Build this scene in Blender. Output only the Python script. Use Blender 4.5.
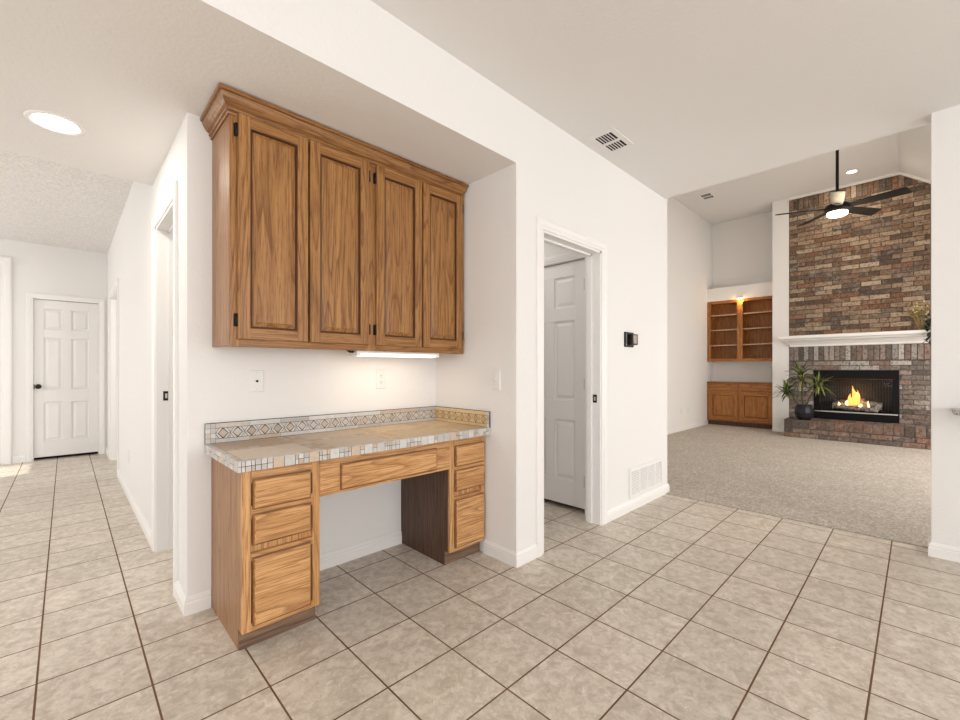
import bpy, bmesh, math, random
from mathutils import Vector, Matrix
random.seed(7)
for o in list(bpy.data.objects): bpy.data.objects.remove(o)
S = bpy.context.scene
COL = S.collection
PI = math.pi

# ---------------------------------------------------------------- camera
cam_d = bpy.data.cameras.new('camera'); cam = bpy.data.objects.new('camera', cam_d); COL.objects.link(cam)
cam.location = (0, 0, 1.155)
cam.rotation_euler = (PI/2, 0, -0.7717)
cam_d.sensor_width = 36; cam_d.lens = 425.8/960*36
cam_d.shift_y = 9.2/960
cam_d.clip_start = 0.05
S.camera = cam
# ---------------------------------------------------------------- world, exposure
S.view_settings.view_transform = 'Standard'
S.view_settings.look = 'None'
S.view_settings.exposure = 0.0
S.view_settings.gamma = 1.0
S.view_settings.use_curve_mapping = False
W = bpy.data.worlds.new('world'); S.world = W; W.use_nodes = True
W.node_tree.nodes['Background'].inputs[0].default_value = (0.86, 0.93, 1.0, 1)
W.node_tree.nodes['Background'].inputs[1].default_value = 1.2

def area(name, loc, direction, sx, sy, power, color=(1, 1, 1)):
    l = bpy.data.lights.new(name, 'AREA'); l.shape = 'RECTANGLE'; l.size = sx; l.size_y = sy
    l.energy = power; l.color = color
    o = bpy.data.objects.new(name, l); COL.objects.link(o); o.location = loc
    o.rotation_euler = Vector(direction).to_track_quat('-Z', 'Y').to_euler()
    return o
def point(name, loc, power, color=(1, 1, 1), r=0.05):
    l = bpy.data.lights.new(name, 'POINT'); l.energy = power; l.color = color; l.shadow_soft_size = r
    o = bpy.data.objects.new(name, l); COL.objects.link(o); o.location = loc
    return o
# area lights added to stand for daylight from assumed, unseen windows
area('daylight_kitchen_back', (0.6, -4.30, 1.45), (0, 1, 0.0), 4.6, 2.0, 122, (1, .99, .98))
area('daylight_kitchen_left', (-3.85, -0.9, 1.45), (1, 0, 0.0), 3.6, 2.0, 58, (1, .99, .98))
area('daylight_living', (6.9, -1.72, 1.4), (0, 1, -.65), 3.8, 1.8, 112, (1, .955, .90))
area('daylight_hall', (-3.85, 5.6, 1.4), (1, 0, 0), 3.2, 2.2, 62, (1, .99, .975))
area('bedroom_daylight_fill', (1.7, 6.0, 1.5), (-1, .4, 0), 1.6, 1.8, 32, (1, .99, .97))  # added fill to brighten the unseen room, which has no window
area('hall_room_fill', (1.2, 3.4, 2.3), (0, 0, -1), .6, .6, 9, (1, .98, .95))  # added fill for the room behind the doorway, no fixture known
area('pantry_fill', (2.5, 2.45, 2.38), (0, 0, -1), .3, .3, 3.2, (1, .95, .89))  # added fill to lift the pantry interior, no lamp known there

sun_d = bpy.data.lights.new('sun', 'SUN'); sun_d.energy = 5; sun_d.angle = .01; sun_d.color = (1, .95, .86)
sun = bpy.data.objects.new('sun', sun_d); COL.objects.link(sun); sun.rotation_euler = Vector((3.58, .38, -2.32)).to_track_quat('-Z', 'Y').to_euler()

# ---------------------------------------------------------------- mesh helper
class MB:
    def __init__(s): s.v = []; s.f = []; s.mi = []; s.t = []; s.sm = []
    def add(s, vs, fs, m=0, t=(1, 1, 1), smooth=False):
        b = len(s.v); s.v += [tuple(v) for v in vs]
        for f in fs:
            s.f.append([b+i for i in f]); s.mi.append(m); s.t.append(t); s.sm.append(smooth)
        return s
    def box(s, x0, x1, y0, y1, z0, z1, m=0, t=(1, 1, 1)):
        vs = [(x0,y0,z0),(x1,y0,z0),(x1,y1,z0),(x0,y1,z0),(x0,y0,z1),(x1,y0,z1),(x1,y1,z1),(x0,y1,z1)]
        return s.add(vs, [(0,3,2,1),(4,5,6,7),(0,1,5,4),(1,2,6,5),(2,3,7,6),(3,0,4,7)], m, t)
    def loft(s, rings, m=0, t=(1, 1, 1), smooth=False, cap=True, closed=True):
        n = len(rings[0]); vs = [p for r in rings for p in r]; fs = []
        for k in range(len(rings)-1):
            for i in range(n if closed else n-1):
                j = (i+1) % n
                fs.append((k*n+i, k*n+j, (k+1)*n+j, (k+1)*n+i))
        if cap:
            fs.append(tuple(reversed(range(n)))); fs.append(tuple((len(rings)-1)*n+i for i in range(n)))
        return s.add(vs, fs, m, t, smooth)
    def frustum(s, a, b, m=0, t=(1, 1, 1)):
        return s.loft([a, b], m, t)
    def tube(s, pts, rs, n=10, m=0, t=(1, 1, 1), cap=True):
        pts = [Vector(p) for p in pts]
        if not hasattr(rs, '__len__'): rs = [rs]*len(pts)
        rings = []; up = Vector((0, 0, 1)); prev = None
        for i, p in enumerate(pts):
            d = (pts[min(i+1, len(pts)-1)] - pts[max(i-1, 0)]).normalized()
            if prev is None:
                a = d.cross(up)
                if a.length < 1e-3: a = d.cross(Vector((1, 0, 0)))
                a.normalize()
            else:
                a = prev - d*prev.dot(d); a.normalize()
            prev = a; b = d.cross(a)
            rings.append([p + (a*math.cos(2*PI*k/n) + b*math.sin(2*PI*k/n))*rs[i] for k in range(n)])
        return s.loft(rings, m, t, True, cap)
    def lathe(s, c, prof, n=24, m=0, t=(1, 1, 1), axis='z', smooth=True):
        rings = []
        for r, h in prof:
            ring = []
            for k in range(n):
                a = 2*PI*k/n; u, v = r*math.cos(a), r*math.sin(a)
                if axis == 'z': ring.append((c[0]+u, c[1]+v, c[2]+h))
                elif axis == 'y': ring.append((c[0]+u, c[1]+h, c[2]+v))
                else: ring.append((c[0]+h, c[1]+u, c[2]+v))
            rings.append(ring)
        return s.loft(rings, m, t, smooth, True)
    def build(s, name, mats, parent=None, bevel=0, seg=1, label=None, xf=None):
        if not isinstance(mats, (list, tuple)): mats = [mats]
        me = bpy.data.meshes.new(name)
        vs = s.v
        if xf: vs = [tuple(xf @ Vector(v)) for v in vs]
        if parent is not None:
            w = wloc(parent); vs = [(v[0]-w[0], v[1]-w[1], v[2]-w[2]) for v in vs]
        me.from_pydata(vs, [], s.f)
        for mt in mats: me.materials.append(mt)
        me.polygons.foreach_set('material_index', s.mi)
        me.polygons.foreach_set('use_smooth', s.sm)
        ca = me.color_attributes.new('tint', 'FLOAT_COLOR', 'CORNER')
        d = []
        for p, t in zip(me.polygons, s.t):
            for _ in p.vertices: d += [t[0], t[1], t[2], 1.0]
        ca.data.foreach_set('color', d)
        bm = bmesh.new(); bm.from_mesh(me); bmesh.ops.recalc_face_normals(bm, faces=bm.faces); bm.to_mesh(me); bm.free()
        o = bpy.data.objects.new(name, me); COL.objects.link(o)
        if parent is not None: o.parent = parent
        if bevel:
            b = o.modifiers.new('bevel', 'BEVEL'); b.width = bevel; b.segments = seg; b.limit_method = 'ANGLE'; b.angle_limit = 0.6
        if label: o['label'] = label
        return o
def wloc(o):
    v = Vector((0, 0, 0))
    while o is not None: v += Vector(o.location); o = o.parent
    return v
def thing(name, label, cat, loc=(0, 0, 0), group=None):
    o = bpy.data.objects.new(name, None); COL.objects.link(o); o.location = loc; o.empty_display_size = .1
    o['label'] = label; o['category'] = cat
    if group: o['group'] = group
    return o
def tag(o, label, cat, group=None, kind=None):
    o['label'] = label; o['category'] = cat
    if group: o['group'] = group
    if kind: o['kind'] = kind
    return o
def struct(name, mb, mats, label=None, bevel=0, seg=1):
    o = mb.build(name, mats, None, bevel, seg); o['kind'] = 'structure'
    if label: o['label'] = label
    return o

# ---------------------------------------------------------------- materials
def mat(name, col=(.8, .8, .8), rough=.5, metal=0, spec=.5, emit=None, es=0, trans=0):
    m = bpy.data.materials.new(name); m.use_nodes = True
    b = m.node_tree.nodes['Principled BSDF']
    b.inputs['Base Color'].default_value = (*col, 1); b.inputs['Roughness'].default_value = rough
    b.inputs['Metallic'].default_value = metal; b.inputs['Specular IOR Level'].default_value = spec
    b.inputs['Transmission Weight'].default_value = trans
    if emit: b.inputs['Emission Color'].default_value = (*emit, 1); b.inputs['Emission Strength'].default_value = es
    return m
class NT:
    def __init__(s, m): s.m = m; s.t = m.node_tree; s.b = s.t.nodes['Principled BSDF']
    def n(s, typ, **kw):
        nd = s.t.nodes.new(typ)
        for k, v in kw.items():
            if k.startswith('i_'): nd.inputs[k[2:].replace('_', ' ')].default_value = v
            else: setattr(nd, k, v)
        return nd
    def l(s, a, b): s.t.links.new(a, b)
    def ramp(s, fac, stops):
        r = s.n('ShaderNodeValToRGB'); e = r.color_ramp.elements
        while len(e) < len(stops): e.new(.5)
        for q, (p, c) in zip(e, stops): q.position = p; q.color = (*c, 1)
        s.l(fac, r.inputs[0]); return r.outputs[0]
    def mix(s, fac, a, b, mode='MIX'):
        x = s.n('ShaderNodeMix', data_type='RGBA', blend_type=mode)
        if hasattr(fac, 'links'): s.l(fac, x.inputs[0])
        else: x.inputs[0].default_value = fac
        for i, v in ((6, a), (7, b)):
            if hasattr(v, 'links'): s.l(v, x.inputs[i])
            else: x.inputs[i].default_value = (*v, 1)
        return x.outputs[2]
    def bump(s, h, st, dist=.01, normal=None):
        b = s.n('ShaderNodeBump'); b.inputs['Strength'].default_value = st; b.inputs['Distance'].default_value = dist
        s.l(h, b.inputs['Height'])
        if normal is not None: s.l(normal, b.inputs['Normal'])
        s.l(b.outputs[0], s.b.inputs['Normal']); return b.outputs[0]
    def pos(s, scale=(1, 1, 1), obj=False):
        if obj:
            tc = s.n('ShaderNodeTexCoord'); src = tc.outputs['Object']
        else:
            g = s.n('ShaderNodeNewGeometry'); src = g.outputs['Position']
        mp = s.n('ShaderNodeMapping'); mp.inputs['Scale'].default_value = scale
        s.l(src, mp.inputs[0]); return mp
    def noise(s, vec, scale, detail=3, rough=.5, dist=0):
        n = s.n('ShaderNodeTexNoise'); n.inputs['Scale'].default_value = scale; n.inputs['Detail'].default_value = detail
        n.inputs['Roughness'].default_value = rough; n.inputs['Distortion'].default_value = dist
        s.l(vec, n.inputs['Vector']); return n.outputs['Fac']

def paint_mat(name, col, rough, bscale, bst, dist=.002):
    m = mat(name, col, rough, spec=.25); t = NT(m)
    p = t.pos(); n = t.noise(p.outputs[0], bscale, 3, .55)
    t.bump(n, bst, dist); return m
M_wall = paint_mat('wall_paint', (.83, .812, .795), .75, 70, .35, .004)
M_ceil = paint_mat('ceiling_paint', (.80, .778, .757), .85, 60, .35, .004)
M_trim = mat('trim_paint', (.87, .85, .83), .4, spec=.35)
M_door = mat('door_paint', (.84, .82, .80), .42, spec=.35)
M_white = mat('white_plastic', (.80, .79, .765), .35)
M_black = mat('black_satin', (.010, .009, .008), .5, spec=.25)
M_blackmetal = mat('black_metal', (.006, .006, .007), .55, spec=.15)
M_dark = mat('dark_gap', (.012, .010, .009), .8)
M_bronze = mat('dark_bronze', (.028, .020, .015), .32, metal=.7)
M_glow = mat('warm_lamp', (1, 1, 1), .5, emit=(1, .93, .82), es=9)
M_tube = mat('cool_tube', (1, 1, 1), .5, emit=(1, .95, .86), es=2.0)
M_steel = mat('brushed_steel', (.62, .62, .60), .3, metal=.9)

m = mat('popcorn', (.80, .775, .75), .95, spec=.1); t = NT(m); p = t.pos()
v = t.n('ShaderNodeTexVoronoi'); v.inputs['Scale'].default_value = 70; t.l(p.outputs[0], v.inputs['Vector'])
n = t.noise(p.outputs[0], 55, 4, .7)
t.l(t.ramp(n, [(.35, (.70, .68, .66)), (.6, (.88, .86, .845))]), t.b.inputs['Base Color'])
t.bump(n, .6, .008); M_popcorn = m

# floor tile: 305 mm ceramic squares, brown grout
def tile_mat():
    m = mat('floor_tile', (.6, .55, .48), .3, spec=.32); t = NT(m)
    g = t.n('ShaderNodeNewGeometry'); mp = t.n('ShaderNodeMapping')
    mp.inputs['Location'].default_value = (-1.143+.3049*20, -1.0347+.3049*20, 0)
    t.l(g.outputs['Position'], mp.inputs[0])
    br = t.n('ShaderNodeTexBrick'); br.offset = 0; br.squash = 1
    br.inputs['Scale'].default_value = 1; br.inputs['Brick Width'].default_value = .3049; br.inputs['Row Height'].default_value = .3049
    br.inputs['Mortar Size'].default_value = .0034; br.inputs['Mortar Smooth'].default_value = .12
    br.inputs['Color1'].default_value = (0, 0, 0, 1); br.inputs['Color2'].default_value = (1, 1, 1, 1); br.inputs['Bias'].default_value = 0
    t.l(mp.outputs[0], br.inputs['Vector'])
    # shift the marbling per tile
    sep = t.n('ShaderNodeVectorMath', operation='MULTIPLY_ADD')
    t.l(br.outputs['Color'], sep.inputs[0]); sep.inputs[1].default_value = (7, 5, 3); t.l(g.outputs['Position'], sep.inputs[2])
    n1 = t.noise(sep.outputs[0], 15, 8, .72, .7)
    n2 = t.noise(sep.outputs[0], 3.0, 4, .6, 1.2)
    n3 = t.noise(sep.outputs[0], 26, 5, .7, .5)
    base = t.ramp(n1, [(.32, (.48, .41, .335)), (.5, (.63, .56, .475)), (.66, (.77, .70, .615))])
    base = t.mix(t.ramp(n2, [(.4, (0, 0, 0)), (.65, (.3, .3, .3))]), base, (.70, .63, .545))
    # light veins
    nv = t.noise(sep.outputs[0], 6.5, 3, .55, 1.8)
    vein = t.ramp(nv, [(.494, (0, 0, 0)), (.50, (.8, .8, .8)), (.506, (0, 0, 0))])
    base = t.mix(vein, base, (.84, .78, .70))
    base = t.mix(t.ramp(n3, [(.38, (.55, .55, .55)), (.52, (0, 0, 0))]), base, (.43, .36, .285))
    per = t.n('ShaderNodeHueSaturation'); t.l(base, per.inputs['Color'])
    mr = t.n('ShaderNodeMapRange'); mr.inputs[3].default_value = .95; mr.inputs[4].default_value = 1.05
    t.l(br.outputs['Color'], mr.inputs[0]); t.l(mr.outputs[0], per.inputs['Value'])
    gr = t.ramp(t.noise(g.outputs['Position'], 5, 3), [(.3, (.13, .062, .028)), (.7, (.20, .11, .06))])
    c = t.mix(br.outputs['Fac'], per.outputs[0], gr)
    t.l(c, t.b.inputs['Base Color'])
    rr = t.n('ShaderNodeMapRange'); rr.inputs[3].default_value = .28; rr.inputs[4].default_value = .5
    t.l(n1, rr.inputs[0])
    r2 = t.n('ShaderNodeMix', data_type='FLOAT'); t.l(br.outputs['Fac'], r2.inputs[0]); t.l(rr.outputs[0], r2.inputs[2]); r2.inputs[3].default_value = .9
    t.l(r2.outputs[0], t.b.inputs['Roughness'])
    inv = t.n('ShaderNodeMath', operation='SUBTRACT'); inv.inputs[0].default_value = 1; t.l(br.outputs['Fac'], inv.inputs[1])
    b1 = t.bump(inv.outputs[0], .5, .003)
    t.bump(n1, .10, .004, b1)
    return m
M_tile = tile_mat()
# carpet
m = mat('carpet', (.6, .55, .48), 1, spec=.05); t = NT(m); p = t.pos()
n = t.noise(p.outputs[0], 62, 4, .8); n2 = t.noise(p.outputs[0], 3.5, 5, .65); n3 = t.noise(p.outputs[0], 28, 4, .7)
c = t.ramp(n, [(.35, (.37, .315, .26)), (.5, (.68, .61, .535)), (.63, (.90, .83, .75))])
c = t.mix(t.ramp(n2, [(.35, (.28, .28, .28)), (.6, (0, 0, 0))]), c, (.45, .395, .335))
c = t.mix(t.ramp(n3, [(.40, (.35, .35, .35)), (.6, (0, 0, 0))]), c, (.40, .345, .285))
t.l(c, t.b.inputs['Base Color']); t.bump(n, 1.0, .02); M_carpet = m

def oak(name, axis, light=(.50, .27, .105), mid=(.40, .20, .07), dark=(.20, .085, .027), rough=.36):
    """axis: the direction the grain runs (0 x, 1 y, 2 z)"""
    m = mat(name, mid, rough, spec=.3); t = NT(m)
    tc = t.n('ShaderNodeTexCoord'); oi = t.n('ShaderNodeObjectInfo')
    off = t.n('ShaderNodeVectorMath', operation='SCALE'); off.inputs[0].default_value = (9, 7, 5); t.l(oi.outputs['Random'], off.inputs['Scale'])
    ad = t.n('ShaderNodeVectorMath', operation='ADD'); t.l(tc.outputs['Object'], ad.inputs[0]); t.l(off.outputs[0], ad.inputs[1])
    def mp(a, b):
        q = t.n('ShaderNodeMapping'); s = [b, b, b]; s[axis] = a
        q.inputs['Scale'].default_value = s; t.l(ad.outputs[0], q.inputs[0]); return q.outputs[0]
    fine = t.noise(mp(7, 230), 1, 3, .7)           # pores
    med = t.noise(mp(.9, 42), 1, 4, .65, .3)       # streaks
    # cathedral figure: contour lines of a stretched noise
    big = t.noise(mp(.55, 7.0), 1, 2, .4, .15)
    mu = t.n('ShaderNodeMath', operation='MULTIPLY'); mu.inputs[1].default_value = 15; t.l(big, mu.inputs[0])
    fr = t.n('ShaderNodeMath', operation='FRACT'); t.l(mu.outputs[0], fr.inputs[0])
    line = t.ramp(fr.outputs[0], [(.0, (1, 1, 1)), (.18, (.35, .35, .35)), (.55, (0, 0, 0)), (.93, (.1, .1, .1)), (1, (1, 1, 1))])
    c = t.mix(t.ramp(med, [(.38, (0, 0, 0)), (.60, (1, 1, 1))]), mid, light)
    lf = t.n('ShaderNodeMath', operation='MULTIPLY'); t.l(line, lf.inputs[0]); lf.inputs[1].default_value = .72
    c = t.mix(lf.outputs[0], c, dark)
    c = t.mix(t.ramp(fine, [(.38, (.75, .75, .75)), (.50, (0, 0, 0))]), c, dark)
    t.l(c, t.b.inputs['Base Color'])
    t.bump(fine, .25, .001)
    t.b.inputs['Coat Weight'].default_value = .08; t.b.inputs['Coat Roughness'].default_value = .25
    return m
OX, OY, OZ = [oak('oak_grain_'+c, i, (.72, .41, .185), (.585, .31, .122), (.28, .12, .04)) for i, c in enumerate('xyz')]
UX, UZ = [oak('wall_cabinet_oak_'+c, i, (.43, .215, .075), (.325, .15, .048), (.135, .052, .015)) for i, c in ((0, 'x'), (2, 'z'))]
OE = oak('routed_edge', 0, (.33, .155, .058), (.25, .108, .037), (.12, .046, .015))  # darker oak puts edge shade into the drawer fronts; also the bookcase-side counter
GRV = mat('shaded_groove', (.085, .032, .010), .45, spec=.3)  # dark ring paints crease shade into the door panel grooves
OS = oak('oak_side_veneer', 2, (.43, .235, .115), (.34, .175, .08), (.20, .09, .038), .4)
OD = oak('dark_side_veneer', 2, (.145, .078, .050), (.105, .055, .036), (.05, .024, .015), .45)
OC = oak('oak_crown', 0, (.36, .175, .06), (.27, .12, .036), (.12, .045, .013), .3)
OK = oak('worn_toe_kick', 0, (.26, .165, .11), (.19, .115, .075), (.09, .05, .03), .6)
OB = oak('bookcase_oak', 2, (.50, .215, .06), (.37, .145, .036), (.19, .062, .014), .35)
OBY = oak('bookcase_oak_y', 1, (.50, .215, .06), (.37, .145, .036), (.19, .062, .014), .35)

def tint_mat(name, rough=.4, var=.15, nscale=30, bump=0, spec=.4):
    m = mat(name, (.5, .5, .5), rough, spec=spec); t = NT(m)
    a = t.n('ShaderNodeVertexColor', layer_name='tint'); p = t.pos()
    n = t.noise(p.outputs[0], nscale, 5, .65)
    lo = tuple([1-var]*3); hi = tuple([1+var]*3)
    r = t.ramp(n, [(.3, lo), (.7, (1, 1, 1))])
    t.l(t.mix(1.0, a.outputs['Color'], r, 'MULTIPLY'), t.b.inputs['Base Color'])
    if bump: t.bump(n, bump, .004)
    return m
M_mosaic = tint_mat('stone_mosaic', .38, .16, 45)
M_grout = mat('mosaic_grout', (.10, .08, .068), .9)
def brick_mat():
    m = mat('brick', (.3, .2, .15), .85, spec=.2); t = NT(m)
    a = t.n('ShaderNodeVertexColor', layer_name='tint'); p = t.pos()
    n = t.noise(p.outputs[0], 26, 6, .72, .4); n2 = t.noise(p.outputs[0], 9, 4, .6, .6); n3 = t.noise(p.outputs[0], 60, 3, .6)
    c = t.mix(t.ramp(n, [(.36, (.75, .75, .75)), (.52, (0, 0, 0))]), a.outputs['Color'], (.045, .034, .029))
    c = t.mix(t.ramp(n2, [(.56, (0, 0, 0)), (.68, (.5, .5, .5))]), c, (.42, .37, .32))
    c = t.mix(t.ramp(n3, [(.66, (0, 0, 0)), (.72, (.7, .7, .7))]), c, (.62, .55, .48))
    t.l(c, t.b.inputs['Base Color']); t.bump(n, .8, .012); return m
M_brick = brick_mat()
M_mortar = mat('mortar', (.105, .088, .075), .95, spec=.1)

# ================================================================ STRUCTURE
X4 = 4.0
struct('floor', MB().box(-4, 3.985, -4.4, 7.87, -.05, 0), M_tile)
struct('floor_carpet', MB().box(3.985, 10.0, -1.82, 3.07, -.05, .008), M_carpet)
struct('ceiling', MB().box(-4, X4, -4.4, 1.64, 2.74, 2.8), M_ceil)
struct('ceiling_soffit', MB().box(-4, 1.892, 1.64, 3.52, 2.365, 2.80), [M_wall])
struct('ceiling_hall', MB().box(-4, 3.0, 3.52, 7.87, 2.74, 2.8), M_popcorn)
struct('ceiling_pantry', MB().box(1.88, 4.05, 1.76, 3.07, 2.40, 2.46), M_ceil)
zc = 4.25; ys = .193; sl = .75; yl = -1.82
zlow = zc - (ys-yl)*sl
mb = MB().box(4.0, 10.0, ys, 3.19, zc, zc+.1)
mb.loft([[(x, ys, zc), (x, ys, zc+.1), (x, yl-.1, zlow-.075+.1), (x, yl-.1, zlow-.075)] for x in (4.0, 10.0)])
struct('ceiling_living', mb, M_ceil)
# niche and hall
struct('wall_niche', MB().box(.41, 2.0, 2.40, 2.52, 0, 2.365), M_wall)
struct('wall_niche_right', MB().box(1.892, 2.0, 1.76, 2.40, 0, 2.75), M_wall)
def wall_x(name, x0, x1, y0, y1, z0, z1, holes, m=M_wall, split=False):      # wall along y with holes (ya, yb, za, zb)
    if split:
        (a, b, c, d), = holes
        for (ya, yb_, za_) in ((y0, a, z0), (b, y1, z0), (a, b, d)): struct(name, MB().box(x0, x1, ya, yb_, za_, z1), m)
        return
    mb = MB(); y = y0
    for (a, b, c, d) in sorted(holes):
        mb.box(x0, x1, y, a, z0, z1)
        if c > z0: mb.box(x0, x1, a, b, z0, c)
        if d < z1: mb.box(x0, x1, a, b, d, z1)
        y = b
    mb.box(x0, x1, y, y1, z0, z1); return struct(name, mb, m)
def wall_y(name, y0, y1, x0, x1, z0, z1, holes, m=M_wall, split=False):
    if split:
        (a, b, c, d), = holes
        for (xa, xb_, za_) in ((x0, a, z0), (b, x1, z0), (a, b, d)): struct(name, MB().box(xa, xb_, y0, y1, za_, z1), m)
        return
    mb = MB(); x = x0
    for (a, b, c, d) in sorted(holes):
        mb.box(x, a, y0, y1, z0, z1)
        if c > z0: mb.box(a, b, y0, y1, z0, c)
        if d < z1: mb.box(a, b, y0, y1, d, z1)
        x = b
    mb.box(x, x1, y0, y1, z0, z1); return struct(name, mb, m)
D1 = (2.69, 3.36, 0, 2.05); D2 = (6.02, 7.14, 0, 2.06)
wall_x('wall_hall', .41, .53, 2.52, 7.75, 0, 2.75, [D1, D2])
wall_y('wall_hall_end', 7.75, 7.87, -4, 3.0, 0, 2.75, [(-.305, .334, 0, 2.06)], split=True)
struct('hall_door_blackout', MB().box(-.6, .6, 8.0, 8.05, -.05, 2.6).box(-.65, -.6, 7.87, 8.05, -.05, 2.6).box(.6, .65, 7.87, 8.05, -.05, 2.6).box(-.65, .65, 7.87, 8.05, -.1, -.05).box(-.65, .65, 7.87, 8.05, 2.6, 2.65), M_dark)  # unseen black box added behind the door to keep its gap dark
DP = (2.14, 2.85, 0, 2.03)
wall_y('wall_pantry', 1.64, 1.76, 1.892, 4.05, 0, 2.75, [DP])
DC = (1.835, 2.56, 0, 2.045)
wall_x('wall_pantry_inner', 2.95, 3.07, 1.76, 3.07, 0, 2.45, [(DC[0]-.01, DC[1]+.01, 0, DC[3]+.01)], split=True)
struct('wall_closet_inner', MB().box(3.4, 3.45, 1.76, 3.07, 0, 2.4), M_dark)  # unseen, coloured near black to stand in for the unlit closet
struct('wall_living_left', MB().box(2.0, 10.0, 3.07, 3.19, 0, 4.35), M_wall)
struct('wall_living_near', MB().box(3.93, 4.05, 1.76, 3.07, 0, 4.35).box(4.0, 4.1, -1.82, 1.64, 2.80, 4.35).box(4.0, 4.05, 1.64, 1.76, 2.75, 4.35), M_wall)
# room behind the first hall doorway
struct('wall_hall_room', MB().box(1.8, 1.88, 2.52, 7.75, 0, 2.75).box(.53, 1.8, 4.4, 4.48, 0, 2.75), M_wall)
# right wall end
struct('wall_right', MB().box(3.84, 4.0, -4.4, -.06, 0, 2.74), M_wall)
wall_y('wall_living_right', -1.94, -1.82, 4.0, 10.0, 0, 3.0, [(5.0, 8.8, .5, 2.3)])
struct('wall_living_end', MB().box(9.93, 10.0, -1.82, 3.07, 0, 4.35), M_wall)
struct('wall_pilaster_left', MB().box(9.38, 9.93, 1.625, 1.875, 0, zc), M_wall)
struct('wall_pilaster_right', MB().box(9.38, 9.93, -.39, -.14, 0, zc), M_wall)
struct('wall_chimney', MB().box(9.62, 9.93, -.14, 1.625, 0, zc), M_mortar)
struct('wall_bulkhead_left', MB().box(9.6, 9.93, 1.875, 3.07, 2.555, 2.82), M_wall)
struct('wall_bulkhead_right', MB().box(9.6, 9.93, -1.82, -.39, 2.555, 2.82), M_wall)
wall_y('wall_behind', -4.52, -4.4, -4, 4.0, 0, 2.8, [(-1.8, 3.0, .45, 2.45)])
wall_x('wall_left', -4.12, -4.0, -4.4, 7.87, 0, 2.8, [(-2.8, 1.0, .45, 2.45), (3.9, 5.8, .25, 2.2), (6.4, 7.2, .25, 2.5)])
# assumed windows, unseen and out of the frame, added to let the daylight in
def window(name, ax, c, a, b, z0, z1):
    mb = MB(); w = .05
    def bx(u0, u1, w0, w1):
        if ax == 'x': mb.box(c-.03, c+.03, u0, u1, w0, w1)
        else: mb.box(u0, u1, c-.03, c+.03, w0, w1)
    bx(a, a+w, z0, z1); bx(b-w, b, z0, z1); bx(a, b, z0, z0+w); bx(a, b, z1-w, z1); bx(a, b, (z0+z1)/2-.02, (z0+z1)/2+.02)
    k = int((b-a)/1.0)
    for i in range(1, k): bx(a+(b-a)*i/k-.02, a+(b-a)*i/k+.02, z0, z1)
    struct(name, mb, M_trim)
window('window_1', 'y', -4.46, -1.8, 3.0, .45, 2.45)
window('window_2', 'x', -4.06, -2.8, 1.0, .45, 2.45)
window('window_3', 'x', -4.06, 3.9, 5.8, .25, 2.2)  # head and width chosen to keep its sun patch out of view
window('window_5', 'x', -4.06, 6.4, 7.2, .25, 2.5)
window('window_4', 'y', -1.88, 5.0, 8.8, .5, 2.3)

# ---- baseboards: profile extruded along a path on the floor
def baseboard(name, pts, normal_side=1, h=.085, th=.015):
    """pts: floor polyline; board stands to the left (+1) or right (-1) of travel"""
    prof = [(0, 0), (th, 0), (th, h*.62), (th*.72, h*.68), (th*.72, h*.74), (th*.95, h*.78), (th*.5, h*.93), (th*.35, h), (0, h)]
    P = [Vector((x, y)) for x, y in pts]; mb = MB(); rings = []
    for i, p in enumerate(P):
        ns = []
        for a, b in ((i-1, i), (i, i+1)):
            if 0 <= a and b < len(P):
                d = (P[b]-P[a]).normalized(); ns.append(Vector((-d.y, d.x))*normal_side)
        if len(ns) == 2:
            k = ns[0]+ns[1]; k = k/(k.dot(ns[0])) if abs(k.dot(ns[0])) > 1e-6 else ns[0]
        else: k = ns[0]
        rings.append([(p.x+k.x*u, p.y+k.y*u, z) for u, z in prof])
    mb.loft(rings)
    return struct(name, mb, M_trim)
baseboard('baseboard_niche', [(.41, 2.63), (.41, 2.40), (.506, 2.40)], -1)
baseboard('baseboard_niche_back', [(.828, 2.40), (1.598, 2.40)], -1)
baseboard('baseboard_niche_right', [(1.892, 1.90), (1.892, 1.64), (2.073, 1.64)], -1)
baseboard('baseboard_pantry', [(2.917, 1.64), (4.05, 1.64), (4.05, 3.07)], -1)
baseboard('baseboard_hall', [(.41, 3.425), (.41, 5.955)], 1)
baseboard('baseboard_hall_far', [(.41, 7.21), (.41, 7.75), (.389, 7.75)], 1)
baseboard('baseboard_hall_end', [(-.36, 7.75), (-.47, 7.75)], 1)
baseboard('baseboard_living', [(4.05, 3.07), (9.6, 3.07)], -1)
baseboard('baseboard_pilaster', [(9.38, 1.875), (9.38, 1.66)], -1, .08)
baseboard('baseboard_right', [(4.0, -.06), (3.84, -.06), (3.84, -4.4)], -1)
baseboard('baseboard_pantry_inner', [(2.95, 2.63), (2.95, 3.07), (2.0, 3.07)], 1)

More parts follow.
